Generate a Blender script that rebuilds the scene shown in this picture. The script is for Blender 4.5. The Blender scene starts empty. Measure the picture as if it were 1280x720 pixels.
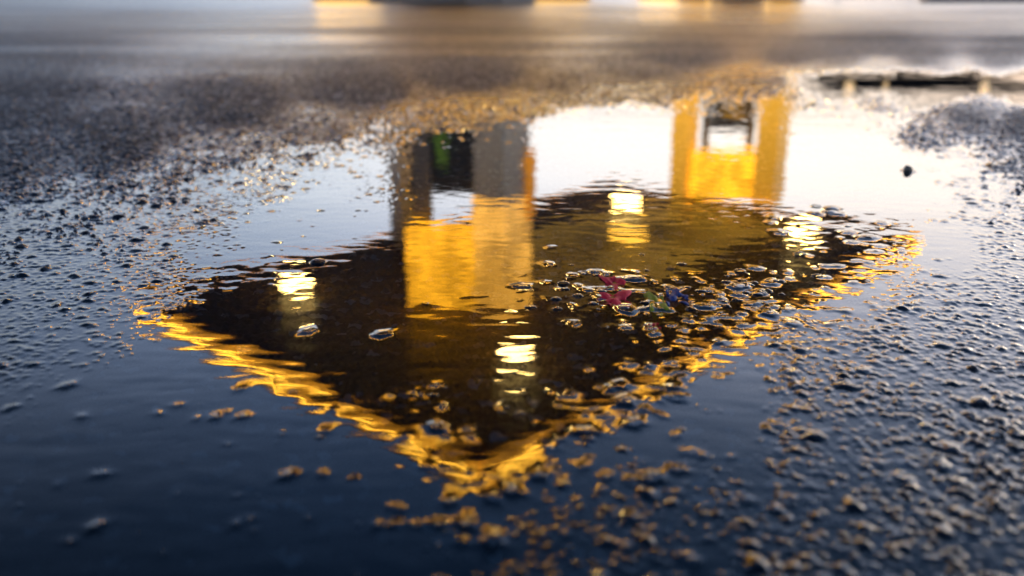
import bpy, bmesh, math, random
import numpy as np
R = math.radians
rng = np.random.default_rng(7); random.seed(7)
sc = bpy.context.scene
col = sc.collection
CAM_H = 0.15; F = 1130.0; PITCH = math.atan(369.0 / F)

# ---------------------------------------------------------------- measuring helpers (photo pixel -> place on the ground / at a height)
def plane_pt(x, y, H=CAM_H):
    u = (np.asarray(x, float) - 640) / F; w = (np.asarray(y, float) - 360) / F
    v = math.sin(PITCH) + w * math.cos(PITCH)
    return H * u / v, H * (math.cos(PITCH) - w * math.sin(PITCH)) / v
def to_px(X, Y):
    z = Y * math.cos(PITCH) + CAM_H * math.sin(PITCH)
    yy = CAM_H * math.cos(PITCH) - Y * math.sin(PITCH)
    return 640 + F * X / z, 360 + F * yy / z

# ---------------------------------------------------------------- numpy noise
def hash2(i, j, s):
    n = (i.astype(np.int64) * 374761393 + j.astype(np.int64) * 668265263 + s * 974634777) & 0xFFFFFFFF
    n = ((n ^ (n >> 13)) * 1274126177) & 0xFFFFFFFF
    n = ((n ^ (n >> 16)) * 2246822519) & 0xFFFFFFFF
    return ((n ^ (n >> 15)) & 0xFFFFFF) / float(0x1000000)
def gnoise(x, y, s):                      # gradient noise, about -0.7 .. 0.7
    i = np.floor(x); j = np.floor(y); fx = x - i; fy = y - j
    u = fx*fx*fx*(fx*(fx*6-15)+10); v = fy*fy*fy*(fy*(fy*6-15)+10)
    def g(di, dj):
        a = hash2(i+di, j+dj, s) * 2*math.pi
        return np.cos(a)*(fx-di) + np.sin(a)*(fy-dj)
    a = g(0,0); b = g(1,0); c = g(0,1); d = g(1,1)
    return (a*(1-u)+b*u)*(1-v) + (c*(1-u)+d*u)*v
def stones(x, y, cell, rmin, rmax, hmin, hmax, s, keep=1.0):
    """highest dome of scattered flat stones (metres)"""
    gx = x/cell; gy = y/cell
    i0 = np.floor(gx); j0 = np.floor(gy)
    best = np.zeros_like(x)
    for di in (-1,0,1):
        for dj in (-1,0,1):
            i = i0+di; j = j0+dj
            cx = i + .1 + .8*hash2(i,j,s); cy = j + .1 + .8*hash2(i,j,s+1)
            r = (rmin + (rmax-rmin)*hash2(i,j,s+2)**1.6)/cell
            h = hmin + (hmax-hmin)*hash2(i,j,s+3)
            an = hash2(i,j,s+4)*math.pi; el = 1 + .55*hash2(i,j,s+5)
            ca, sa = np.cos(an), np.sin(an)
            dx = gx-cx; dy = gy-cy
            q = ((dx*ca+dy*sa)/el)**2 + (-dx*sa+dy*ca)**2
            # a little angularity
            th = np.arctan2(dy, dx)
            q = q*(1 + .22*np.cos(3*th+an*7) + .14*np.cos(5*th-an*3))
            dome = h*np.clip(1 - q/(r*r), 0, 1)**.62
            if keep < 1: dome = dome*(hash2(i,j,s+6) < keep)
            best = np.maximum(best, dome)
    return best
def smax(a, b, k):
    h = np.clip(.5 + .5*(a-b)/k, 0, 1)
    return b*(1-h) + a*h + k*h*(1-h)

# ---------------------------------------------------------------- lie of the ground: height in mm at surveyed places
SURVEY = [
 (300,400,-7),(450,350,-7),(600,300,-7),(600,450,-7),(750,250,-7),(900,200,-7),(1000,250,-7),(1090,205,-6.5),(560,205,-6.5),(700,180,-6.5),
 (800,165,-6),(1040,165,-5.5),(900,160,-6),(400,450,-7),(500,500,-6),(800,300,-7),(950,330,-6.5),(700,400,-6),(800,480,-5.5),(650,540,-5.5),
 (230,470,-7),(120,520,-6),(300,600,-5.5),(200,700,-6),(450,650,-5),(50,600,-5),(0,520,-4.2),(0,450,-2.5),(100,430,-3.1),(-200,500,-3),(-200,650,-4),(350,560,-6),
 (500,710,-4.5),(600,650,-4.0),(700,630,-3.2),(650,700,-3.2),(800,700,-2.8),(760,580,-3.8),(850,540,-4.6),(900,620,-3.2),
 (920,500,-5.2),(900,450,-5.4),(1000,600,-2.5),(1000,510,-2.8),(1010,440,-2.8),(1100,450,-2.1),(1200,400,-2.2),(1250,600,-1.7),(1100,700,-1.8),(1000,700,-2.1),(1280,500,-1.8),
 (1150,385,-2.7),(1280,350,-2.1),(1060,360,-5),(1180,310,-4.4),(1250,300,-2.2),(1400,450,-1.0),(1500,650,-1.0),
 (1150,240,-5.2),(1175,205,-3.0),(1220,240,-2.2),(1275,262,-1.6),(1280,205,-.2),(1165,172,.2),(1210,145,3),(1290,155,3.5),(1450,200,2),(1065,148,-2.5),(1090,132,-.3),(1010,124,-1.2),
 (1040,102,-6),(1075,103,-7),(1110,103,-7),(1150,103,-7),(1190,104,-7),(1225,105,-7),(1260,106,-7),(1300,107,-7),(1340,108,-6),(1060,110,-5),(1150,111,-5),(1240,113,-5),(1100,97,-4.5),(1200,99,-4.5),(1270,100,-4.5),(1010,99,-3),(1430,108,-4),(1100,87,1.5),(1250,90,1.6),(1050,80,3),(1150,78,3.5),(1250,80,3.5),(1350,84,3),(1150,70,4),(1250,70,4),(1050,70,4),(1180,88,1.8),(1020,86,1.5),(1100,119,-.8),(1230,124,1.0),(970,100,.6),(1400,124,2),
 (480,178,-.9),(560,152,0),(400,200,-1.5),(650,138,0),(750,124,0),(830,118,0),(940,112,-.2),(650,170,-4),(760,148,-4),(880,135,-3),(950,140,-3.5),(560,178,-3.6),(500,200,-3.8),
 (330,230,-1.7),(250,260,-1.8),(150,300,-1.7),(50,350,-2.0),(0,400,-2.4),(200,230,-.9),(100,260,-1.1),(0,300,-1.6),(300,185,-.2),(400,160,.6),(200,340,-2.3),(100,385,-2.5),(-200,400,-1.5),(-200,250,.5),
 (0,205,2.5),(150,185,3),(300,140,4),(450,118,4),(600,98,4),(0,120,4),(-300,150,4),(800,88,2.5),(700,105,2.0),(1000,74,4),(1280,60,4),(1100,60,4),(850,70,4),
 (170,375,-3.2),(250,335,-3.6),(350,290,-4.6),(400,250,-4.2),(440,215,-3.4),(0,60,3),(600,55,3),(1280,30,2),(0,20,2),(640,10,2),
]
_sx = np.array([p[0] for p in SURVEY], float); _sy = np.array([p[1] for p in SURVEY], float); _sv = np.array([p[2] for p in SURVEY], float)
def _warp(y): return 300*np.log(np.clip(y,1,None)+60)
def lie(X, Y):
    px, py = to_px(X, Y)
    py = np.clip(py, 2, 900); px = np.clip(px, -500, 1800)
    wy = _warp(py)
    num = np.zeros_like(X); den = np.zeros_like(X)
    for a, b, v in zip(_sx, _warp(_sy), _sv):
        d2 = ((px-a)/1.25)**2 + ((wy-b)*1.15)**2
        w = 1.0/(d2+320)**2.2
        num += w*v; den += w
    return num/den

# ---------------------------------------------------------------- sheet of points: fine near the puddle, reaching the horizon
FAST = 1.0
th = [0.0]
TH_F = R(47)
step = 0.00155
t = 0
pos = [0.0]
while pos[-1] < math.pi:
    a = pos[-1]
    d = step if a < R(33) else step*(1 + (a-R(33))*60)
    d = min(d, .14); pos.append(a + d)
pos[-1] = math.pi
thetas = np.array([-q for q in pos[:0:-1]] + pos)     # -pi .. pi
rows = [0.10]
while rows[-1] < 3500:
    y = rows[-1]
    d = .0029*y
    if y < .22: d = .0029*.22
    if y > 1.7: d *= 1 + (y-1.7)*3
    d = min(d, .13*y); rows.append(y + d)
rr = np.array(rows)
TH, RR = np.meshgrid(thetas, rr)                     # rows x cols
# round fan about the camera's foot; the rows are straight lines ahead so spacing stays even
cs = np.cos(TH)
X = RR*np.sin(TH); Y = RR*cs
nr, nc = X.shape
near = RR < 2.4
base = np.full(X.shape, 3.0)
m = (np.abs(TH) < R(80)) & (RR < 30)
base[m] = lie(X[m], np.maximum(Y[m], .02))
base[~m] = 2.0
fadeout = np.clip((TH**2)/(R(80)**2), 0, 1)**4
base = base*(1-fadeout) + 1.0*fadeout
base += 1.1*gnoise(X/.045, Y/.045, 11)*np.clip(1.5/np.maximum(RR,.1),0,1) + .5*gnoise(X/.018, Y/.018, 12)*np.clip(1/np.maximum(RR,.1),0,1)
base_m = base*1e-3
fade = np.clip((4.6-RR)/2.0, 0, 1)
g = np.zeros_like(X)
mm = RR < 4.6
g1 = stones(X[mm], Y[mm], .0039, .0012, .0029, .0006, .0029, 21)
g2 = stones(X[mm], Y[mm], .0026, .0010, .0019, .0002, .0013, 41)
g3 = stones(X[mm], Y[mm], .0110, .0024, .0050, .0018, .0040, 61, keep=.3)
g1f = np.zeros_like(X); g3f = np.zeros_like(X); g2f = np.zeros_like(X); g2f[mm] = g2; g1f[mm] = g1; g3f[mm] = g3
gg = smax(np.maximum(g1, g3), g2, .0004)
gg += .00022*gnoise(X[mm]/.0016, Y[mm]/.0016, 13) + .00014*gnoise(X[mm]/.0007, Y[mm]/.0007, 14)
g[mm] = gg
G = base_m + g*fade
# gentle swells of the yard farther out
G += np.clip((RR-3)/10,0,1)*(.004*gnoise(X/1.3, Y/1.3, 15))

# ---------------------------------------------------------------- pebbles that stand in the water
PEB = []   # (X, Y, r, top, group key)
def put(px, py, rpx, key, top=None):
    x, y = plane_pt(px, py)
    z = y*math.cos(PITCH)+CAM_H*math.sin(PITCH)
    r = rpx*z/F
    PEB.append((float(x), float(y), r, top if top is not None else random.uniform(.06,.30)*r, key))
def far_enough(px, py, r):
    x, y = plane_pt(px, py)
    return all((x-a)**2+(y-b)**2 > (c*1.15+r)**2 for a,b,c,_,_ in PEB)
put(1135,214,7,'lone',.0050)
for (px,py,rp) in [(455,203,0)]: pass
def scatter(n, pts, rlo, rhi, key):
    k = 0; tries = 0
    while k < n and tries < 4000:
        tries += 1
        cx, cy, sx, sy = random.choice(pts)
        px = random.gauss(cx, sx); py = random.gauss(cy, sy)
        if not (-60 < px < 1340 and py < 735): continue
        rp = random.uniform(rlo, rhi)*(.38+1.0*random.random()**2.5)
        x, y = plane_pt(px, py)
        if any(abs(px-a) < b for a, b in ((0,0),)): pass
        if far_enough(px, py, rp*(y+.03)/F):
            put(px, py, rp, key); k += 1
scatter(78, [(770,350,60,14),(850,372,60,14),(900,385,40,12),(770,385,50,12),(930,360,30,12),(700,345,30,12),(960,400,25,10),(860,415,50,10)], 7, 13, 'cluster')
scatter(34, [(760,500,30,12),(570,535,16,6),(750,515,40,16),(830,490,30,12),(520,490,30,8),(700,500,50,12),(820,455,30,10)], 6, 14, 'tip')
scatter(9, [(450,565,25,8),(330,430,60,20),(400,410,50,20),(545,385,40,8),(520,490,30,12),(390,300,30,8)], 5, 10, 'left')
scatter(46, [(690,600,60,20),(620,660,70,24),(800,600,50,20),(780,680,70,24),(560,640,40,20),(900,570,40,20)], 6, 13, 'front')
scatter(34, [(150,640,120,50),(340,620,90,50),(300,520,100,24),(120,520,90,30)], 4, 9, 'dark')
scatter(22, [(1080,300,40,10),(1020,350,30,10),(1030,270,60,14),(1000,390,30,10)], 5, 10, 'east')
lvl = 0.0
wx_ = .010*gnoise(X/.05, Y/.05, 35); wy_ = .005*gnoise(X/.05, Y/.05, 36)
rip = (  64e-6*gnoise((X+wx_)/.022+.3*Y/.03, (Y+wy_)/.0115, 31) + 40e-6*np.clip((1.3-RR)/.7,0,1)*gnoise((X+wx_)/.0125, (Y+1.6*wy_)/.0072, 32)
       + 90e-6*gnoise(X/.11, Y/.045, 33) )
calm = .35 + .9*np.clip(.5+1.1*gnoise(X/.16, Y/.11, 34), 0, 1)
rip *= calm
# lumpy, disturbed water over the hidden grit: lenses a centimetre across
PXg, PYg = to_px(X, Y)
def patch(cx, cy, sx, sy): return np.exp(-((PXg-cx)/sx)**2 - ((PYg-cy)/sy)**2)
dist = np.clip(patch(800,372,130,34)+patch(930,375,70,30)+.62*patch(730,500,90,30)+.35*patch(560,590,60,20)+.7*patch(850,470,80,50)+.6*patch(1080,400,90,60)+.25*patch(820,640,160,50)+.5*patch(1040,330,60,30)+.35*patch(250,345,110,30), 0, 1)
near_ = (RR < 1.6)
lens = np.where(near_, gnoise((X+wx_)/.0125, (Y+wy_)/.0105, 51) + .45*gnoise(X/.0058, Y/.0052, 52), 0)
lens = np.clip(lens-.10+.16*(dist-.7), 0, None)
rip = rip + dist*.0019*lens**1.4
wet_top = G.copy()
# smoother skin where the water film drapes over the grit
k = np.clip(.0012 - .00035*(base+1.2), .0006, .0021)
# slack skin: the grit seen through a film that rounds it off
soft = base_m + .0008 + (.58*smax(g1f, .62*g3f, .0010) + .45*g2f)*fade
film = np.clip((-base-1.0)/1.0, 0, 1)
Gs = (G - .00018)*(1-film) + np.maximum(soft, G+.00006)*film
Wm = smax(lvl + rip, Gs, k)
men = np.zeros_like(X)
Xf = X; Yf = Y
for (x, y, r, top, key) in PEB:
    # rows/cols window around the pebble
    d0 = math.hypot(x, y); a0 = math.atan2(x, y); ext = r + .012
    i0 = np.searchsorted(rr, d0-ext); i1 = np.searchsorted(rr, d0+ext)
    j0 = np.searchsorted(thetas, a0-ext/d0); j1 = np.searchsorted(thetas, a0+ext/d0)
    if i1 <= i0 or j1 <= j0: continue
    xs = X[i0:i1, j0:j1]-x; ys = Y[i0:i1, j0:j1]-y
    d = np.sqrt(xs**2+ys**2)
    lam = .0019
    d = d*(1+.16*np.sin(2*np.arctan2(ys,xs)+x*900)+.08*np.sin(5*np.arctan2(ys,xs)+y*900))
    a = min(top*.9, .0009)
    men_ = a*np.exp(-np.clip(d-r*.86, 0, None)/lam)
    sub = Wm[i0:i1, j0:j1]
    Wm[i0:i1, j0:j1] = np.maximum(sub, smax(sub, lvl+men_, .0002)*1.0 - .00005)
W = Wm

def grid_mesh(name, X, Y, Z, facemask, closed):
    idx = np.arange(nr*nc).reshape(nr, nc)
    a = idx[:-1,:-1]; b = idx[:-1,1:]; c = idx[1:,1:]; d = idx[1:,:-1]
    q = np.stack([a,d,c,b], -1)[facemask]
    q = q[:, ::-1] if True else q
    used = np.zeros(nr*nc, bool); used[q.ravel()] = True
    remap = np.cumsum(used)-1
    co = np.stack([X.ravel(), Y.ravel(), Z.ravel()], -1)[used].astype(np.float32)
    q = remap[q].astype(np.int32)
    me = bpy.data.meshes.new(name)
    me.vertices.add(len(co)); me.vertices.foreach_set('co', co.ravel())
    me.loops.add(q.size); me.loops.foreach_set('vertex_index', q.ravel())
    me.polygons.add(len(q)); me.polygons.foreach_set('loop_start', np.arange(0, q.size, 4, dtype=np.int32))
    me.polygons.foreach_set('loop_total', np.full(len(q), 4, np.int32))
    me.polygons.foreach_set('use_smooth', np.ones(len(q), bool))
    me.update(calc_edges=True)
    return me, used

# ---------------------------------------------------------------- material helpers
def mat(name):
    m = bpy.data.materials.new(name); m.use_nodes = True
    nt = m.node_tree; nt.nodes.clear()
    return m, nt, nt.nodes, nt.links
def nd(nodes, typ, **kw):
    n = nodes.new(typ)
    for k_, v_ in kw.items():
        if k_ in n.inputs.keys() if hasattr(n.inputs,'keys') else False: n.inputs[k_].default_value = v_
        else: setattr(n, k_, v_)
    return n
def simple(name, color, rough=.5, metal=0, spec=.5, noise=.12, scale=3, bump=.0, emit=None, estr=0, coat=0):
    m, nt, N, L = mat(name)
    out = N.new('ShaderNodeOutputMaterial'); p = N.new('ShaderNodeBsdfPrincipled')
    tc = N.new('ShaderNodeTexCoord'); nz = N.new('ShaderNodeTexNoise'); nz.inputs['Scale'].default_value = scale; nz.inputs['Detail'].default_value = 6
    L.new(tc.outputs['Object'], nz.inputs['Vector'])
    mp = N.new('ShaderNodeMapRange'); mp.inputs[1].default_value = .28 if noise > .5 else 0; mp.inputs[2].default_value = .72 if noise > .5 else 1; mp.inputs[3].default_value = max(.08, 1-noise); mp.inputs[4].default_value = 1+noise
    L.new(nz.outputs['Fac'], mp.inputs[0])
    mx = N.new('ShaderNodeVectorMath'); mx.operation = 'SCALE'; mx.inputs[0].default_value = color[:3]
    L.new(mp.outputs[0], mx.inputs['Scale']); L.new(mx.outputs[0], p.inputs['Base Color'])
    p.inputs['Roughness'].default_value = rough; p.inputs['Metallic'].default_value = metal
    p.inputs['Specular IOR Level'].default_value = spec; p.inputs['Coat Weight'].default_value = coat
    if emit:
        p.inputs['Emission Color'].default_value = (*emit,1)
        m2 = N.new('ShaderNodeMath'); m2.operation='MULTIPLY'; m2.inputs[1].default_value = estr
        L.new(mp.outputs[0], m2.inputs[0]); L.new(m2.outputs[0], p.inputs['Emission Strength'])
    if bump:
        b = N.new('ShaderNodeBump'); b.inputs['Strength'].default_value = bump; b.inputs['Distance'].default_value=.01
        L.new(nz.outputs['Fac'], b.inputs['Height']); L.new(b.outputs[0], p.inputs['Normal'])
    L.new(p.outputs[0], out.inputs[0])
    return m

def asphalt():
    m, nt, N, L = mat('wet_asphalt')
    out = N.new('ShaderNodeOutputMaterial'); p = N.new('ShaderNodeBsdfPrincipled')
    geo = N.new('ShaderNodeNewGeometry')
    vor = N.new('ShaderNodeTexVoronoi'); vor.inputs['Scale'].default_value = 210
    L.new(geo.outputs['Position'], vor.inputs['Vector'])
    hs = N.new('ShaderNodeSeparateColor'); L.new(vor.outputs['Color'], hs.inputs[0])
    cr = N.new('ShaderNodeValToRGB'); e = cr.color_ramp.elements
    e[0].position = 0; e[0].color = (.008,.008,.009,1); e[1].position = 1; e[1].color = (.55,.53,.49,1)
    e2 = cr.color_ramp.elements.new(.55); e2.color = (.026,.025,.026,1)
    e3 = cr.color_ramp.elements.new(.90); e3.color = (.055,.053,.05,1)
    e4 = cr.color_ramp.elements.new(.93); e4.color = (.22,.21,.19,1)
    L.new(hs.outputs[0], cr.inputs[0])
    nz = N.new('ShaderNodeTexNoise'); nz.inputs['Scale'].default_value = 900; nz.inputs['Detail'].default_value = 5
    L.new(geo.outputs['Position'], nz.inputs['Vector'])
    mr = N.new('ShaderNodeMapRange'); mr.inputs[3].default_value=.55; mr.inputs[4].default_value=1.45; L.new(nz.outputs['Fac'], mr.inputs[0])
    sc_ = N.new('ShaderNodeVectorMath'); sc_.operation='SCALE'; L.new(cr.outputs[0], sc_.inputs[0]); L.new(mr.outputs[0], sc_.inputs['Scale'])
    vb = N.new('ShaderNodeTexVoronoi'); vb.inputs['Scale'].default_value = 95; L.new(geo.outputs['Position'], vb.inputs['Vector'])
    sb_ = N.new('ShaderNodeSeparateColor'); L.new(vb.outputs['Color'], sb_.inputs[0])
    g1_ = N.new('ShaderNodeMath'); g1_.operation='GREATER_THAN'; g1_.inputs[1].default_value=.90; L.new(sb_.outputs[1], g1_.inputs[0])
    g2_ = N.new('ShaderNodeMath'); g2_.operation='LESS_THAN'; g2_.inputs[1].default_value=.34; L.new(vb.outputs['Distance'], g2_.inputs[0])
    g3_ = N.new('ShaderNodeMath'); g3_.operation='MULTIPLY'; L.new(g1_.outputs[0], g3_.inputs[0]); L.new(g2_.outputs[0], g3_.inputs[1])
    mxb = N.new('ShaderNodeMix'); mxb.data_type='RGBA'; mxb.inputs[7].default_value=(.30,.27,.23,1)
    L.new(g3_.outputs[0], mxb.inputs[0]); L.new(sc_.outputs[0], mxb.inputs[6]); L.new(mxb.outputs[2], p.inputs['Base Color'])
    at = N.new('ShaderNodeAttribute'); at.attribute_name = 'dryness'
    big = N.new('ShaderNodeTexNoise'); big.inputs['Scale'].default_value = 1.1; big.inputs['Detail'].default_value = 4
    mpv = N.new('ShaderNodeMapping'); mpv.inputs['Scale'].default_value = (.5,1.6,1)
    L.new(geo.outputs['Position'], mpv.inputs[0]); L.new(mpv.outputs[0], big.inputs['Vector'])
    bm_ = N.new('ShaderNodeMapRange'); bm_.inputs[1].default_value=.35; bm_.inputs[2].default_value=.65; bm_.inputs[3].default_value=-.10; bm_.inputs[4].default_value=.10
    L.new(big.outputs['Fac'], bm_.inputs[0])
    rm = N.new('ShaderNodeMapRange'); rm.inputs[3].default_value=.14; rm.inputs[4].default_value=.62
    L.new(at.outputs['Fac'], rm.inputs[0])
    ad = N.new('ShaderNodeMath'); ad.operation='ADD'; ad.use_clamp=True; L.new(rm.outputs[0], ad.inputs[0]); L.new(bm_.outputs[0], ad.inputs[1])
    L.new(ad.outputs[0], p.inputs['Roughness'])
    # grit relief where the sheet is too coarse to carry it
    v2 = N.new('ShaderNodeTexVoronoi'); v2.inputs['Scale'].default_value = 190; v2.feature='F1'
    L.new(geo.outputs['Position'], v2.inputs['Vector'])
    a2 = N.new('ShaderNodeAttribute'); a2.attribute_name = 'farness'
    b1 = N.new('ShaderNodeBump'); b1.inputs['Distance'].default_value=-.0035
    L.new(a2.outputs['Fac'], b1.inputs['Strength']); L.new(v2.outputs['Distance'], b1.inputs['Height'])
    b2 = N.new('ShaderNodeBump'); b2.inputs['Strength'].default_value=.35; b2.inputs['Distance'].default_value=.0004
    L.new(nz.outputs['Fac'], b2.inputs['Height']); L.new(b1.outputs[0], b2.inputs['Normal']); L.new(b2.outputs[0], p.inputs['Normal'])
    p.inputs['Specular IOR Level'].default_value = .5
    L.new(p.outputs[0], out.inputs[0])
    return m
def water_mat(name, tint=(.64,.64,.64)):
    m, nt, N, L = mat(name)
    out = N.new('ShaderNodeOutputMaterial'); fr = N.new('ShaderNodeFresnel'); fr.inputs[0].default_value = 1.34
    gl = N.new('ShaderNodeBsdfGlossy'); gl.inputs['Roughness'].default_value = 0.0; gl.inputs['Color'].default_value=(1,1,1,1)
    tr = N.new('ShaderNodeBsdfTransparent'); tr.inputs[0].default_value = (*tint,1)
    tc = N.new('ShaderNodeNewGeometry'); nz = N.new('ShaderNodeTexNoise'); nz.inputs['Scale'].default_value=160; nz.inputs['Detail'].default_value=2
    mp = N.new('ShaderNodeMapping'); mp.inputs['Scale'].default_value=(.5,1.3,1)
    L.new(tc.outputs['Position'], mp.inputs[0]); L.new(mp.outputs[0], nz.inputs['Vector'])
    bp = N.new('ShaderNodeBump'); bp.inputs['Strength'].default_value=1; bp.inputs['Distance'].default_value=.000012
    L.new(nz.outputs['Fac'], bp.inputs['Height']); L.new(bp.outputs[0], gl.inputs['Normal']); L.new(bp.outputs[0], fr.inputs['Normal'])
    mx = N.new('ShaderNodeMixShader'); L.new(fr.outputs[0], mx.inputs[0]); L.new(tr.outputs[0], mx.inputs[1]); L.new(gl.outputs[0], mx.inputs[2])
    L.new(mx.outputs[0], out.inputs[0])
    return m
M_asph = asphalt(); M_water = water_mat('puddle_water')

def link(name, me, m=None, parent=None, loc=None, rot=None):
    o = bpy.data.objects.new(name, me)
    if m is not None and me is not None: me.materials.append(m)
    col.objects.link(o)
    if parent: o.parent = parent
    if loc is not None: o.location = loc
    if rot is not None: o.rotation_euler = rot
    return o
def tag(o, label=None, cat=None, group=None, kind=None):
    if label: o['label'] = label
    if cat: o['category'] = cat
    if group: o['group'] = group
    if kind: o['kind'] = kind
    return o

# ground
fm = np.ones((nr-1, nc-1), bool)
me, used = grid_mesh('ground', X, Y, G, fm, False)
# close the small hole at the camera's foot and the seam behind
bm = bmesh.new(); bm.from_mesh(me); bm.verts.ensure_lookup_table()
first = [bm.verts[i] for i in range(0, nc)]
cv = bm.verts.new((0,0,0))
for i in range(nc-1):
    bm.faces.new((cv, first[i+1], first[i])).smooth = True
bm.normal_update()
nv = len(bm.verts)
bm.to_mesh(me); bm.free()
dry = (np.clip((base+.6)/4.2, 0, 1)*(1-.30*np.clip((RR-2.4)/3.5,0,1))).ravel()
dry = np.maximum(dry, .95*np.clip((-base.ravel()-3.0)/1.5, 0, 1))   # under water the grit has next to no gloss of its own
far = (1-fade).ravel()
farf = far*np.clip(1.3-RR.ravel()/14., .0, 1)
for nm, arr in (('dryness', dry), ('farness', farf)):
    at = me.attributes.new(nm, 'FLOAT', 'POINT')
    full = np.zeros(nv, np.float32); full[:nr*nc] = arr; at.data.foreach_set('value', full)
ground = link('ground', me, M_asph); tag(ground, kind='structure')

# puddle water (the shallow sheet and its skin over the grit)
vis = ((W - G) > .00004) & (base < .9) & (RR < 4.0) & (np.abs(TH) < R(70)) & (W < .0034)
dep = vis
fmask = dep[:-1,:-1] | dep[1:,:-1] | dep[:-1,1:] | dep[1:,1:]
lim = ((base < 1.2) & (RR < 4.2))
fmask &= lim[:-1,:-1] & lim[1:,1:] & lim[:-1,1:] & lim[1:,:-1]
Wd = np.where(vis, W, np.minimum(W, G - .00015))
mew, _ = grid_mesh('water', X, Y, Wd, fmask, False)
water = link('water', mew, M_water); tag(water, kind='structure')
print('ground verts', nr*nc, 'water faces', len(mew.polygons))

# ---------------------------------------------------------------- pebbles
M_peb = [simple('pebble_dark', (.035,.034,.036), .16, noise=.5, scale=300, bump=.15, coat=.6),
         simple('pebble_brown', (.075,.055,.038), .18, noise=.5, scale=300, bump=.15, coat=.6),
         simple('pebble_grey', (.13,.125,.12), .2, noise=.4, scale=300, bump=.15, coat=.6)]
def pebble_mesh(seed, flat):
    r_ = random.Random(seed)
    bm = bmesh.new(); bmesh.ops.create_icosphere(bm, subdivisions=4, radius=1)
    ph = [r_.uniform(0,6.28) for _ in range(9)]
    cuts = [(r_.uniform(-1,1), r_.uniform(-1,1), r_.uniform(-.2,1), r_.uniform(.62,.9)) for _ in range(7)]
    for v in bm.verts:
        x,y,z = v.co
        s = 1 + .10*math.sin(2.3*x+ph[0])*math.cos(2.1*y+ph[1]) + .06*math.sin(5*z+ph[2]+3*x) + .035*math.sin(9*x+ph[3])*math.sin(8*y+ph[4])
        v.co *= s
        for (a,b,c,d) in cuts:
            n = math.sqrt(a*a+b*b+c*c); q = (v.co.x*a+v.co.y*b+v.co.z*c)/n
            if q > d:
                e_ = (q-d)*.78
                v.co.x -= a/n*e_; v.co.y -= b/n*e_; v.co.z -= c/n*e_
        v.co.z *= flat
    for f_ in bm.faces: f_.smooth = True
    me = bpy.data.meshes.new('pebble'); bm.to_mesh(me); bm.free(); me.materials.append(M_peb[seed % 3]); return me
PM = [pebble_mesh(s, .5+.05*(s%4)) for s in range(9)]
TALL = pebble_mesh(33, 1.0)
LAB = {
 'cluster': ('small wet pebble poking through the water in the dense cluster around the crumpled sweet wrapper', 'pebbles clustered around the crumpled wrapper'),
 'tip': ('small wet pebble ringed by water near the lower tip of the dark canopy reflection', 'pebbles at the tip of the canopy reflection'),
 'left': ('small wet pebble in the left half of the dark canopy reflection', 'pebbles in the left of the canopy reflection'),
 'front': ('blurred wet pebble with gold glints in the foreground water below the canopy reflection', 'foreground pebbles with gold glints'),
 'dark': ('blurred dull pebble in the dark blue water at the lower left', 'pebbles in the dark blue foreground water'),
 'east': ('small wet pebble in the water at the right end of the canopy reflection', 'pebbles at the right of the canopy reflection')}
for n, (x, y, r, top, key) in enumerate(PEB):
    if key == 'lone':
        o = link('pebble', TALL, None, loc=(x,y,-.0005)); o.scale = (r*.9, r*.8, r*1.35)
        tag(o, 'dark upright pebble standing alone in the bright water right of the pillar reflections', 'pebble'); continue
    me_ = PM[n % 9]; flat = .5+.05*((n%9)%4)
    o = link('pebble', me_, None, loc=(x, y, top - r*flat*.93), rot=(random.uniform(-.25,.25), random.uniform(-.25,.25), random.uniform(0,6.28)))
    o.scale = (r*random.uniform(.9,1.35), r*random.uniform(.65,.95), r)
    tag(o, LAB[key][0], 'pebble', LAB[key][1])

# ---------------------------------------------------------------- air bubbles floating on the water
def bubble_mesh():
    bm = bmesh.new(); nseg = 28; rings = 10
    vs = []
    for i in range(rings+1):
        a = (math.pi/2)*i/rings
        if i == rings: vs.append([bm.verts.new((0,0,1))]); continue
        vs.append([bm.verts.new((math.cos(a)*math.cos(2*math.pi*j/nseg), math.cos(a)*math.sin(2*math.pi*j/nseg), math.sin(a))) for j in range(nseg)])
    low = [bm.verts.new((1.35*math.cos(2*math.pi*j/nseg), 1.35*math.sin(2*math.pi*j/nseg), -.06)) for j in range(nseg)]
    mid = [bm.verts.new((1.12*math.cos(2*math.pi*j/nseg), 1.12*math.sin(2*math.pi*j/nseg), .06)) for j in range(nseg)]
    for A, B in ((low, mid), (mid, vs[0])):
        for j in range(nseg): bm.faces.new((A[j], A[(j+1)%nseg], B[(j+1)%nseg], B[j]))
    for i in range(rings):
        for j in range(nseg):
            if i == rings-1: bm.faces.new((vs[i][j], vs[i][(j+1)%nseg], vs[i+1][0]))
            else: bm.faces.new((vs[i][j], vs[i][(j+1)%nseg], vs[i+1][(j+1)%nseg], vs[i+1][j]))
    for f_ in bm.faces: f_.smooth = True
    me = bpy.data.meshes.new('water_bubble'); bm.to_mesh(me); bm.free(); return me
BM = bubble_mesh(); BM.materials.append(water_mat('bubble_film', (.93,.95,.96)))
def bubble(px, py, rpx, label, group):
    x, y = plane_pt(px, py); r = rpx*(float(y)+.03)/F
    o = link('water_bubble', BM, None, loc=(float(x), float(y), 0.0)); o.scale = (r, r*random.uniform(.75,1), r*random.uniform(.22,.5))
    tag(o, label, 'bubble', group)
for _ in range(44):
    cx, cy, sx, sy = random.choice([(780,350,60,16),(880,375,60,14),(930,365,30,12),(720,365,30,16)])
    bubble(random.gauss(cx,sx), random.gauss(cy,sy), random.uniform(2.5,8), 'clear air bubble floating among the clustered pebbles by the crumpled wrapper', 'bubbles among the clustered pebbles')
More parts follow.
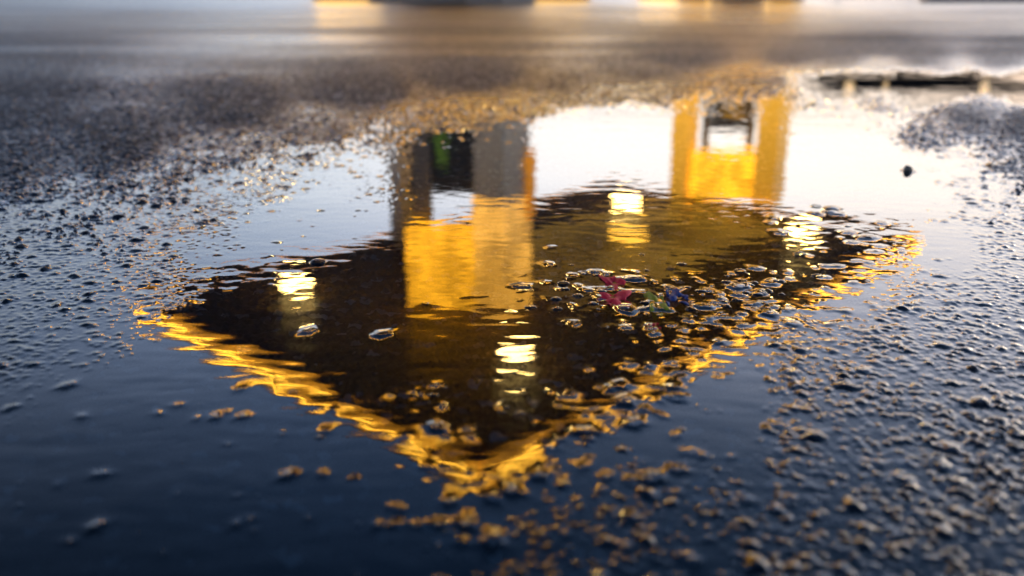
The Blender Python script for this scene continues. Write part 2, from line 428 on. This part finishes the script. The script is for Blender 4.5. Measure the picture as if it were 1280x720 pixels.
for _ in range(10):
    bubble(random.gauss(640,90), random.gauss(510,22), random.uniform(3,7), 'clear air bubble below the brightest lamp reflection', 'bubbles below the brightest lamp reflection')
bubble(398,328,10,'clear air bubble above the leftmost lamp reflection','')
for px,py in ((1020,258),(1040,262),(1000,318),(1060,283),(1022,345)):
    bubble(px,py,random.uniform(4,8),'clear air bubble near the right end of the canopy reflection','bubbles at the right of the canopy reflection')

# ---------------------------------------------------------------- crumpled sweet wrapper
wx, wy = plane_pt(800, 378); wx=float(wx); wy=float(wy)
wr = link('sweet_wrapper', None, loc=(wx, wy, 0)); tag(wr, 'crumpled sweet wrapper in red, yellow, green and blue scraps among the pebbles', 'wrapper')
def scrap(name, cx, cy, wpx, hpx, color, seed, lift):
    X0, Y0 = plane_pt(cx, cy); X0 = float(X0)-wx; Y0 = float(Y0)-wy
    w = wpx*(wy+.03)/F; l = hpx*wy*wy/(F*CAM_H)
    bm = bmesh.new(); n = 26
    g_ = [[None]*n for _ in range(n)]
    for i in range(n):
        for j in range(n):
            u = i/(n-1)-.5; v = j/(n-1)-.5
            a = math.atan2(v,u); rad = 1+.22*math.sin(3*a+seed)+.13*math.sin(5*a+2*seed)+.07*math.sin(11*a)
            x = u*w*rad; y = v*l*rad
            z = lift + .0011*math.sin(u*9+seed)*math.cos(v*7+seed*2) + .0005*abs(math.sin(u*23+v*17+seed)) + v*.0012
            g_[i][j] = bm.verts.new((X0+x, Y0+y, z))
    for i in range(n-1):
        for j in range(n-1): bm.faces.new((g_[i][j], g_[i+1][j], g_[i+1][j+1], g_[i][j+1])).smooth = True
    me = bpy.data.meshes.new(name); bm.to_mesh(me); bm.free()
    o = link(name, me, simple('foil_'+str(seed), color, .6, noise=.2, scale=400, spec=.2), wr)
    sm = o.modifiers.new('thick','SOLIDIFY'); sm.thickness = .00012
    o['label'] = label_[name + str(seed)]
label_ = {'scrap5':'larger crimson scrap of the wrapper','scrap1':'crimson scrap of the wrapper','scrap2':'yellow green scrap of the wrapper','scrap3':'blue scrap of the wrapper','scrap4':'small red scrap of the wrapper'}
scrap('scrap', 767, 355, 24, 18, (.80,.02,.05), 1, .0001)
scrap('scrap', 769, 376, 36, 18, (.80,.02,.05), 5, .0001)
scrap('scrap', 822, 382, 22, 26, (.26,.30,.01), 2, -.0001)
scrap('scrap', 846, 373, 28, 18, (.01,.05,.22), 3, -.0002)
scrap('scrap', 816, 409, 16, 6, (.62,.03,.05), 4, -.0005)

# ---------------------------------------------------------------- the filling station
HC = 4.85
NC = np.array([-.357, 8.983]); UA = np.array([-.7335,.6797]); UB = np.array([.6797,.7337])
LA, LB = 8.45, 13.56
def cpt(a, b): return NC + a*UA + b*UB
ANG = math.atan2(UB[1], UB[0])
def box(bm, cx, cy, cz, sx, sy, sz, rz=0, bev=0):
    r = bmesh.ops.create_cube(bm, size=1)
    c, s = math.cos(rz), math.sin(rz)
    for v in r['verts']:
        x, y, z = v.co.x*sx, v.co.y*sy, v.co.z*sz
        v.co = (cx + x*c - y*s, cy + x*s + y*c, cz + z)
    if bev:
        es = list({e_ for v in r['verts'] for e_ in v.link_edges})
        bmesh.ops.bevel(bm, geom=es, offset=bev, segments=2, affect='EDGES')
def mk(name, fn, m, parent=None):
    bm = bmesh.new(); fn(bm)
    me = bpy.data.meshes.new(name); bm.to_mesh(me); bm.free()
    return link(name, me, m, parent)
M_cream = simple('cream_panel', (.88,.80,.66), .35, noise=.1)
M_white = simple('white_panel', (.90,.90,.93), .35, noise=.08)
M_soff = simple('soffit_metal', (.13,.08,.02), .45, noise=.18, scale=1.2)
M_roof = simple('roof_sheet', (.30,.30,.30), .6, noise=.15)
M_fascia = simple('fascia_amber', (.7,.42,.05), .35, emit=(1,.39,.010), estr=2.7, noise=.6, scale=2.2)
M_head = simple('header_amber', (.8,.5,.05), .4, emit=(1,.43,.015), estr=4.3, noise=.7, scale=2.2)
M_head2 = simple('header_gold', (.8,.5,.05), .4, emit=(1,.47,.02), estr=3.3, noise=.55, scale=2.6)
M_lamp = simple('lamp_lens', (.9,.9,.85), .3, emit=(1,.66,.20), estr=38, noise=.02)
M_glow_patch = simple('amber_glow_patch', (.9,.7,.3), .3, emit=(1,.50,.05), estr=6, noise=.1)
M_dark = simple('dark_casing', (.025,.024,.024), .35, noise=.2)
M_black = simple('matt_black_sheet', (.012,.012,.012), .9, spec=.1, noise=.2)
M_metal = simple('grey_metal', (.22,.21,.20), .4, metal=.2, noise=.15)
M_green = simple('green_display', (.05,.12,.01), .3, emit=(.13,.24,.012), estr=.45, noise=1.3, scale=9)
M_orange = simple('orange_strip', (.7,.25,.02), .4, emit=(1,.38,.02), estr=1.1, noise=.3, scale=6)
M_gold_glow = simple('gold_pillar_painted_glow', (.75,.50,.10), .35, emit=(1,.49,.04), estr=1.15, noise=.3, scale=1)  # gold colour, plus emission standing in for the yellow light on the pillars
M_lamplight = simple('cream_painted_lamplight', (.8,.7,.45), .4, emit=(1,.46,.05), estr=3.0, noise=.6, scale=2)
M_dull = simple('dull_gold_display', (.3,.2,.04), .4, emit=(1,.52,.06), estr=.45, noise=.9, scale=7)
M_conc = simple('island_concrete', (.28,.27,.26), .7, noise=.2)

cc = cpt(LA/2, LB/2)
can = link('station_canopy', None, loc=(cc[0], cc[1], 0)); tag(can, 'large flat station canopy with glowing amber edge, mirrored in the puddle', 'canopy')
def L_(p): return (p[0]-cc[0], p[1]-cc[1])
FH = .34
mk('roof', lambda bm: box(bm, 0,0,HC+FH-.07, LB-.1, LA-.1, .1, ANG), M_roof, can)
def soff(bm):
    # long pans with open seams
    n = 16
    for i in range(n):
        w = (LB-.2)/n; c = -LB/2+.1 + w*(i+.5)
        box(bm, c*math.cos(ANG), c*math.sin(ANG), HC+.03, w-.02, LA-.2, .05, ANG)
mk('soffit', soff, M_soff, can)
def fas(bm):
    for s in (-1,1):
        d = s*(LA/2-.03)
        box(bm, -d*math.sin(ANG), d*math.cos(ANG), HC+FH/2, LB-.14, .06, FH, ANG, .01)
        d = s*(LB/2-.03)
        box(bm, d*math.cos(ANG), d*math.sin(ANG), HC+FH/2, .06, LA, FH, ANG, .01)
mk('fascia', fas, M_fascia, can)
M_strip = simple('fascia_light_strip', (.9,.6,.2), .3, emit=(1,.50,.04), estr=19, noise=.45, scale=1.5)
def stripf(bm):
    for s in (-1,1):
        d = s*(LA/2+.012)
        box(bm, -d*math.sin(ANG), d*math.cos(ANG), HC+FH*.62, LB+.05, .03, .07, ANG)
        d = s*(LB/2+.012)
        box(bm, d*math.cos(ANG), d*math.sin(ANG), HC+FH*.62, .03, LA+.02, .07, ANG)
mk('light_strip', stripf, M_strip, can)
def trim(bm):
    for z in (HC+FH+.015, ):
        for s in (-1,1):
            d = s*(LA/2-.02); box(bm, -d*math.sin(ANG), d*math.cos(ANG), z, LB-.19, .09, .03, ANG)
            d = s*(LB/2-.02); box(bm, d*math.cos(ANG), d*math.sin(ANG), z, .09, LA+.03, .03, ANG)
mk('edge_trim', trim, M_metal, can)
def lamp(a, b, size, m, label):
    p = L_(cpt(a, b))
    fr = mk('ceiling_light', lambda bm: box(bm, p[0],p[1],HC-.02, size+.12,size+.12,.07, ANG,.01), M_metal, can)
    fr['label'] = label
    mk('lens', lambda bm: box(bm, p[0],p[1],HC-.135, size,size,.16, ANG,.01), m, fr)
lamp(6.60,2.13,.38,M_lamp,'bright ceiling light at the left corner of the canopy')
lamp(1.68,2.43,.38,M_lamp,'bright ceiling light at the near corner of the canopy')
lamp(6.35,11.5,.50,M_lamp,'bright ceiling light at the far corner of the canopy')
lamp(1.85,11.7,.50,M_lamp,'bright ceiling light at the right corner of the canopy')
lamp(4.47,8.98,.6,M_glow_patch,'dim amber glow patch on the soffit, added as a glowing box in the middle of the canopy')  # added glowing box standing in for a light patch on the soffit

M_soffit_glow = simple('soffit_painted_glow', (.35,.22,.05), .4, emit=(1,.56,.07), estr=.45, noise=.8, scale=.55)
def glowp(bm):  # added glowing slabs that paint the golden haze onto the soffit
    for i in range(5):
        for j in range(2):
            q = L_(cpt(3.4+2.1*j, 5.6+1.55*i)); box(bm, q[0], q[1], HC-.012, 1.42, 1.95, .03, ANG, .008)
gp = mk('soffit_glow', glowp, M_soffit_glow, can)
def pillar(px0, px1, Yp, m, label, rz=ANG, extra=0):
    zc = Yp*math.cos(PITCH) + (HC+.15)*math.sin(PITCH)
    xw = (px1-px0)*zc/F; xc = ((px0+px1)/2-640)*zc/F
    side = xw/(abs(math.cos(rz))+abs(math.sin(rz)))
    Yc = Yp + side*.7
    p = L_((xc, Yc))
    o = mk('pillar', lambda bm: box(bm, p[0],p[1],HC/2, side,side,HC-.002, rz,.02), m, can)
    mk('plinth', lambda bm: box(bm, p[0],p[1],.20, side+.12,side+.12,.42, rz,.02), M_conc, o)
    o['label'] = label
    return o, xc, Yc, side
pillar(487,520,17.9,M_white,'slim grey white pillar at the back edge of the canopy')
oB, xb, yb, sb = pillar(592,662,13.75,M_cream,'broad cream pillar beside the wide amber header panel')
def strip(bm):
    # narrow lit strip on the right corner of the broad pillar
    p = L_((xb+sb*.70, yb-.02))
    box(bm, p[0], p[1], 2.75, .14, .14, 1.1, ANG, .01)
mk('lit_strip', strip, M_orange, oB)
def lamplit_top(bm):  # glowing shell paints lamplight onto the pillar's upper part
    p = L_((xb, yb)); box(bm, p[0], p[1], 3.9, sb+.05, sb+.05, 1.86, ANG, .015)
mk('lamplight_shell', lamplit_top, M_lamplight, oB)
pillar(838,871,22.6,M_gold_glow,'gold pillar on the left of the far gateway')
pillar(944,984,21.6,M_gold_glow,'gold pillar on the right of the far gateway')
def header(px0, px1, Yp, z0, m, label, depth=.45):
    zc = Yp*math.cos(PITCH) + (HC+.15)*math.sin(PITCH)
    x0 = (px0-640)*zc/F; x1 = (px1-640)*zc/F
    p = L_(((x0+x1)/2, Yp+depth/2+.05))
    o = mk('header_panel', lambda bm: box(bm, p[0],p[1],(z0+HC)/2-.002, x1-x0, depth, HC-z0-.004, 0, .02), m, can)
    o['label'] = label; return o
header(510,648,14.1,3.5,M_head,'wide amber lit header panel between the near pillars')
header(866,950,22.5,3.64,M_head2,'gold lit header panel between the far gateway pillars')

def dispenser(px0, px1, Yp, h, label, screen, posts):
    zc = Yp*math.cos(PITCH)+3*math.sin(PITCH)
    x0 = (px0-640)*zc/F; x1 = (px1-640)*zc/F; w = x1-x0; xc = (x0+x1)/2
    r = link('fuel_dispenser', None, loc=(xc, Yp, 0)); tag(r, label, 'fuel dispenser')
    mk('island', lambda bm: box(bm, 0,0,.075, w+1.0,1.1,.15, 0,.03), M_conc, r)
    body = mk('body', lambda bm: (box(bm, 0,0,.15+.45*h-.08, w*.92,.5,.9*h-.17, 0,.03), box(bm, 0,0,h-.14, w,.58,.26,0,.03)), M_dark, r)
    s = mk('display', lambda bm: box(bm, screen[0]*w,-.262,screen[1], w*screen[2],.03,screen[3],0,.006), M_green if screen[4]=='g' else M_dull, r)
    for sx in (-1,1):
        mk('nozzle', lambda bm: (box(bm, sx*w*.28,-.29,1.12,.06,.07,.22,0,.01), box(bm, sx*w*.28,-.33,1.2,.05,.14,.05,0,.01)), M_metal, r)
        def hose(bm, sx=sx):
            prev=None
            for i in range(13):
                t_=i/12; x=sx*(w*.28+.12*math.sin(t_*math.pi)); z=1.2-.75*math.sin(t_*math.pi); y=-.33+.05*math.sin(t_*6)
                ring=[bm.verts.new((x+.018*math.cos(q*math.pi/3), y+.018*math.sin(q*math.pi/3), z+.3*t_)) for q in range(6)]
                if prev:
                    for q in range(6): bm.faces.new((prev[q],prev[(q+1)%6],ring[(q+1)%6],ring[q]))
                prev=ring
        mk('hose', hose, M_dark, r)
    for (sx, wd) in posts:
        mk('post', lambda bm: box(bm, sx*w,(-.34 if wd>.2 else .1),(HC-.01+.15)/2,wd,.12,HC-.16,0,.01), M_metal, r)
    return r
dispenser(513,600,15.0,3.02,'tall dark fuel dispenser with a green display beside the broad cream pillar',(-.02,2.25,.16,.5,'g'),[(-.30,.30)])
dispenser(889,936,22.9,3.1,'fuel dispenser with amber display and two grey posts between the gold pillars',(0,2.62,.62,.34,'y'),[(-.6,.16),(.6,.16)])

# far shelter whose thin roof shows in the second, farther puddle
sx0 = 16.0
zc = 46*math.cos(PITCH)
xa = (1035-640)*zc/F; xb_ = (1268-640)*zc/F
sh = link('distant_shelter', None, loc=((xa+xb_)/2, 46, 0)); tag(sh, 'thin dark roofed shelter with glowing lamps, mirrored in the small puddle at the upper right', 'shelter')
wS = xb_-xa
mk('roof', lambda bm: box(bm, 0,0,4.10,wS,5.5,.42,0,.03), M_black, sh)
for sx in (-.40,.0,.40):
    mk('post', lambda bm: box(bm, sx*wS,1.2,1.97,.12,.12,3.94,0,.01), M_metal, sh)
for px, s_ in ((1048,.9),(1092,.4),(1212,.8)):
    x = (px-640)*zc/F-(xa+xb_)/2
    mk('lamp', lambda bm: box(bm, x,-2.85,4.08,s_*.45,.18,.30,0,.03), simple('shelter_lamp', (.9,.8,.6), .3, emit=(1,.66,.32), estr=2.0, noise=.05), sh)

# added low walls at the back, glowing to tint the far ground amber
def glow_wall(px0, px1, Yw, h, m, label):
    z_ = Yw*math.cos(PITCH); x0=(px0-640)*z_/F; x1=(px1-640)*z_/F
    r = link('added_glow_wall', None, loc=((x0+x1)/2, Yw, 0)); tag(r, label, 'wall')
    mk('footing', lambda bm: box(bm,0,0,.09,x1-x0+.1,.42,.18,0,.02), M_conc, r)
    mk('panel', lambda bm: box(bm,0,0,.18+(h-.18)/2,x1-x0,.3,h-.18,0,.02), m, r)
    mk('coping', lambda bm: box(bm,0,0,h+.03,x1-x0+.08,.4,.06,0,.01), M_metal, r)
M_added_glow = simple('added_amber_glow', (.7,.45,.1), .5, emit=(1,.56,.12), estr=4.6, noise=.35, scale=.8)
glow_wall(395,735,19.5,1.75,M_added_glow,'long low added wall, glowing amber at the top edge behind the near pillars')
glow_wall(800,985,25.5,1.7,M_added_glow,'short low added wall, glowing amber at the top edge behind the gold gateway')
# kerb at the far right of the yard
k_ = mk('kerb', lambda bm: box(bm, 24.5,15.0,.06,36,.3,.14,0,.02), M_conc); tag(k_, kind='structure')

# ---------------------------------------------------------------- sky, sun, camera
w = bpy.data.worlds.new('World'); sc.world = w; w.use_nodes = True
N = w.node_tree.nodes; L = w.node_tree.links; N.clear()
out = N.new('ShaderNodeOutputWorld'); bg = N.new('ShaderNodeBackground'); bg2 = N.new('ShaderNodeBackground'); add = N.new('ShaderNodeAddShader')
sky = N.new('ShaderNodeTexSky'); sky.sky_type = 'NISHITA'; sky.sun_disc = False
SUN_EL, SUN_AZ = R(2.0), R(38)     # azimuth clockwise from +Y
sky.sun_elevation = SUN_EL; sky.sun_rotation = SUN_AZ; sky.air_density = 1.2; sky.dust_density = 1.0; sky.ozone_density = 3
L.new(sky.outputs[0], bg.inputs[0]); bg.inputs[1].default_value = .05
tc = N.new('ShaderNodeTexCoord'); sep = N.new('ShaderNodeSeparateXYZ'); L.new(tc.outputs['Generated'], sep.inputs[0])
cr = N.new('ShaderNodeValToRGB'); L.new(sep.outputs['Z'], cr.inputs[0])
stops = [(0.0,(1.12,.95,.80)),(.065,(1.15,.98,.84)),(.105,(1.2,1.06,.95)),(.138,(2.45,2.25,2.05)),(.20,(3.0,2.85,2.75)),(.27,(2.5,2.55,2.85)),(.34,(1.65,1.85,2.4)),(.42,(.78,1.0,1.48)),(.50,(.31,.49,.85)),(.60,(.09,.20,.42)),(1.0,(.05,.11,.26))]
el = cr.color_ramp.elements
el[0].position = stops[0][0]; el[1].position = stops[-1][0]
K = 3.4
el[0].color = (*[c/K for c in stops[0][1]],1); el[1].color = (*[c/K for c in stops[-1][1]],1)
for p_, c in stops[1:-1]:
    e_ = el.new(p_); e_.color = (*[q/K for q in c],1)
# brighter towards the afterglow
dt = N.new('ShaderNodeVectorMath'); dt.operation='DOT_PRODUCT'; dt.inputs[1].default_value = (math.sin(SUN_AZ), math.cos(SUN_AZ), 0)
L.new(tc.outputs['Generated'], dt.inputs[0])
az = N.new('ShaderNodeMapRange'); az.interpolation_type='SMOOTHSTEP'; az.inputs[1].default_value=.2; az.inputs[2].default_value=.93; az.inputs[3].default_value=.34; az.inputs[4].default_value=1.12
L.new(dt.outputs['Value'], az.inputs[0])
# thin uneven cloud
cn = N.new('ShaderNodeTexNoise'); cn.inputs['Scale'].default_value=2.2; cn.inputs['Detail'].default_value=5
cm = N.new('ShaderNodeMapping'); cm.inputs['Scale'].default_value=(1,1,3.5); L.new(tc.outputs['Generated'], cm.inputs[0]); L.new(cm.outputs[0], cn.inputs['Vector'])
cmr = N.new('ShaderNodeMapRange'); cmr.inputs[3].default_value=.82; cmr.inputs[4].default_value=1.18; L.new(cn.outputs['Fac'], cmr.inputs[0])
m1 = N.new('ShaderNodeMath'); m1.operation='MULTIPLY'; L.new(az.outputs[0], m1.inputs[0]); L.new(cmr.outputs[0], m1.inputs[1])
m2 = N.new('ShaderNodeMath'); m2.operation='MULTIPLY'; L.new(m1.outputs[0], m2.inputs[0]); m2.inputs[1].default_value = K
tf = N.new('ShaderNodeMapRange'); tf.inputs[1].default_value=.55; tf.inputs[2].default_value=.93; L.new(dt.outputs['Value'], tf.inputs[0])
tm = N.new('ShaderNodeMix'); tm.data_type='RGBA'; tm.inputs[6].default_value=(.80,.95,1.14,1); tm.inputs[7].default_value=(1.04,.99,.95,1); L.new(tf.outputs[0], tm.inputs[0])
tv = N.new('ShaderNodeVectorMath'); tv.operation='MULTIPLY'; L.new(cr.outputs[0], tv.inputs[0]); L.new(tm.outputs[2], tv.inputs[1])
L.new(tv.outputs[0], bg2.inputs[0]); L.new(m2.outputs[0], bg2.inputs[1])
L.new(bg.outputs[0], add.inputs[0]); L.new(bg2.outputs[0], add.inputs[1]); L.new(add.outputs[0], out.inputs[0])

sl = bpy.data.lights.new('sun','SUN'); sl.energy = .2; sl.angle = R(12); sl.color = (1,.82,.62)
so = bpy.data.objects.new('sun', sl); col.objects.link(so)
import mathutils
dirv = mathutils.Vector((math.sin(SUN_AZ)*math.cos(R(6)), math.cos(SUN_AZ)*math.cos(R(6)), math.sin(R(6))))
so.rotation_euler = (dirv).to_track_quat('Z','Y').to_euler(); so.location=(20,20,20)

cam = bpy.data.cameras.new('camera'); co = bpy.data.objects.new('camera', cam); col.objects.link(co)
co.location = (0,0,CAM_H); co.rotation_euler = (math.pi/2-PITCH, 0, 0)
cam.sensor_width = 36; cam.lens = F*36/1280; cam.clip_start = .01; cam.clip_end = 6000
cam.dof.use_dof = True; cam.dof.focus_distance = .49; cam.dof.aperture_fstop = 6.6; cam.dof.aperture_blades = 0
sc.camera = co
sc.view_settings.view_transform = 'Standard'; sc.view_settings.look = 'None'; sc.view_settings.exposure = 0; sc.view_settings.gamma = 1
sc.cycles.use_denoising = True; sc.cycles.max_bounces = 10; sc.cycles.transparent_max_bounces = 12
sc.cycles.sample_clamp_indirect = 40; sc.cycles.sample_clamp_direct = 0; sc.cycles.caustics_reflective = True
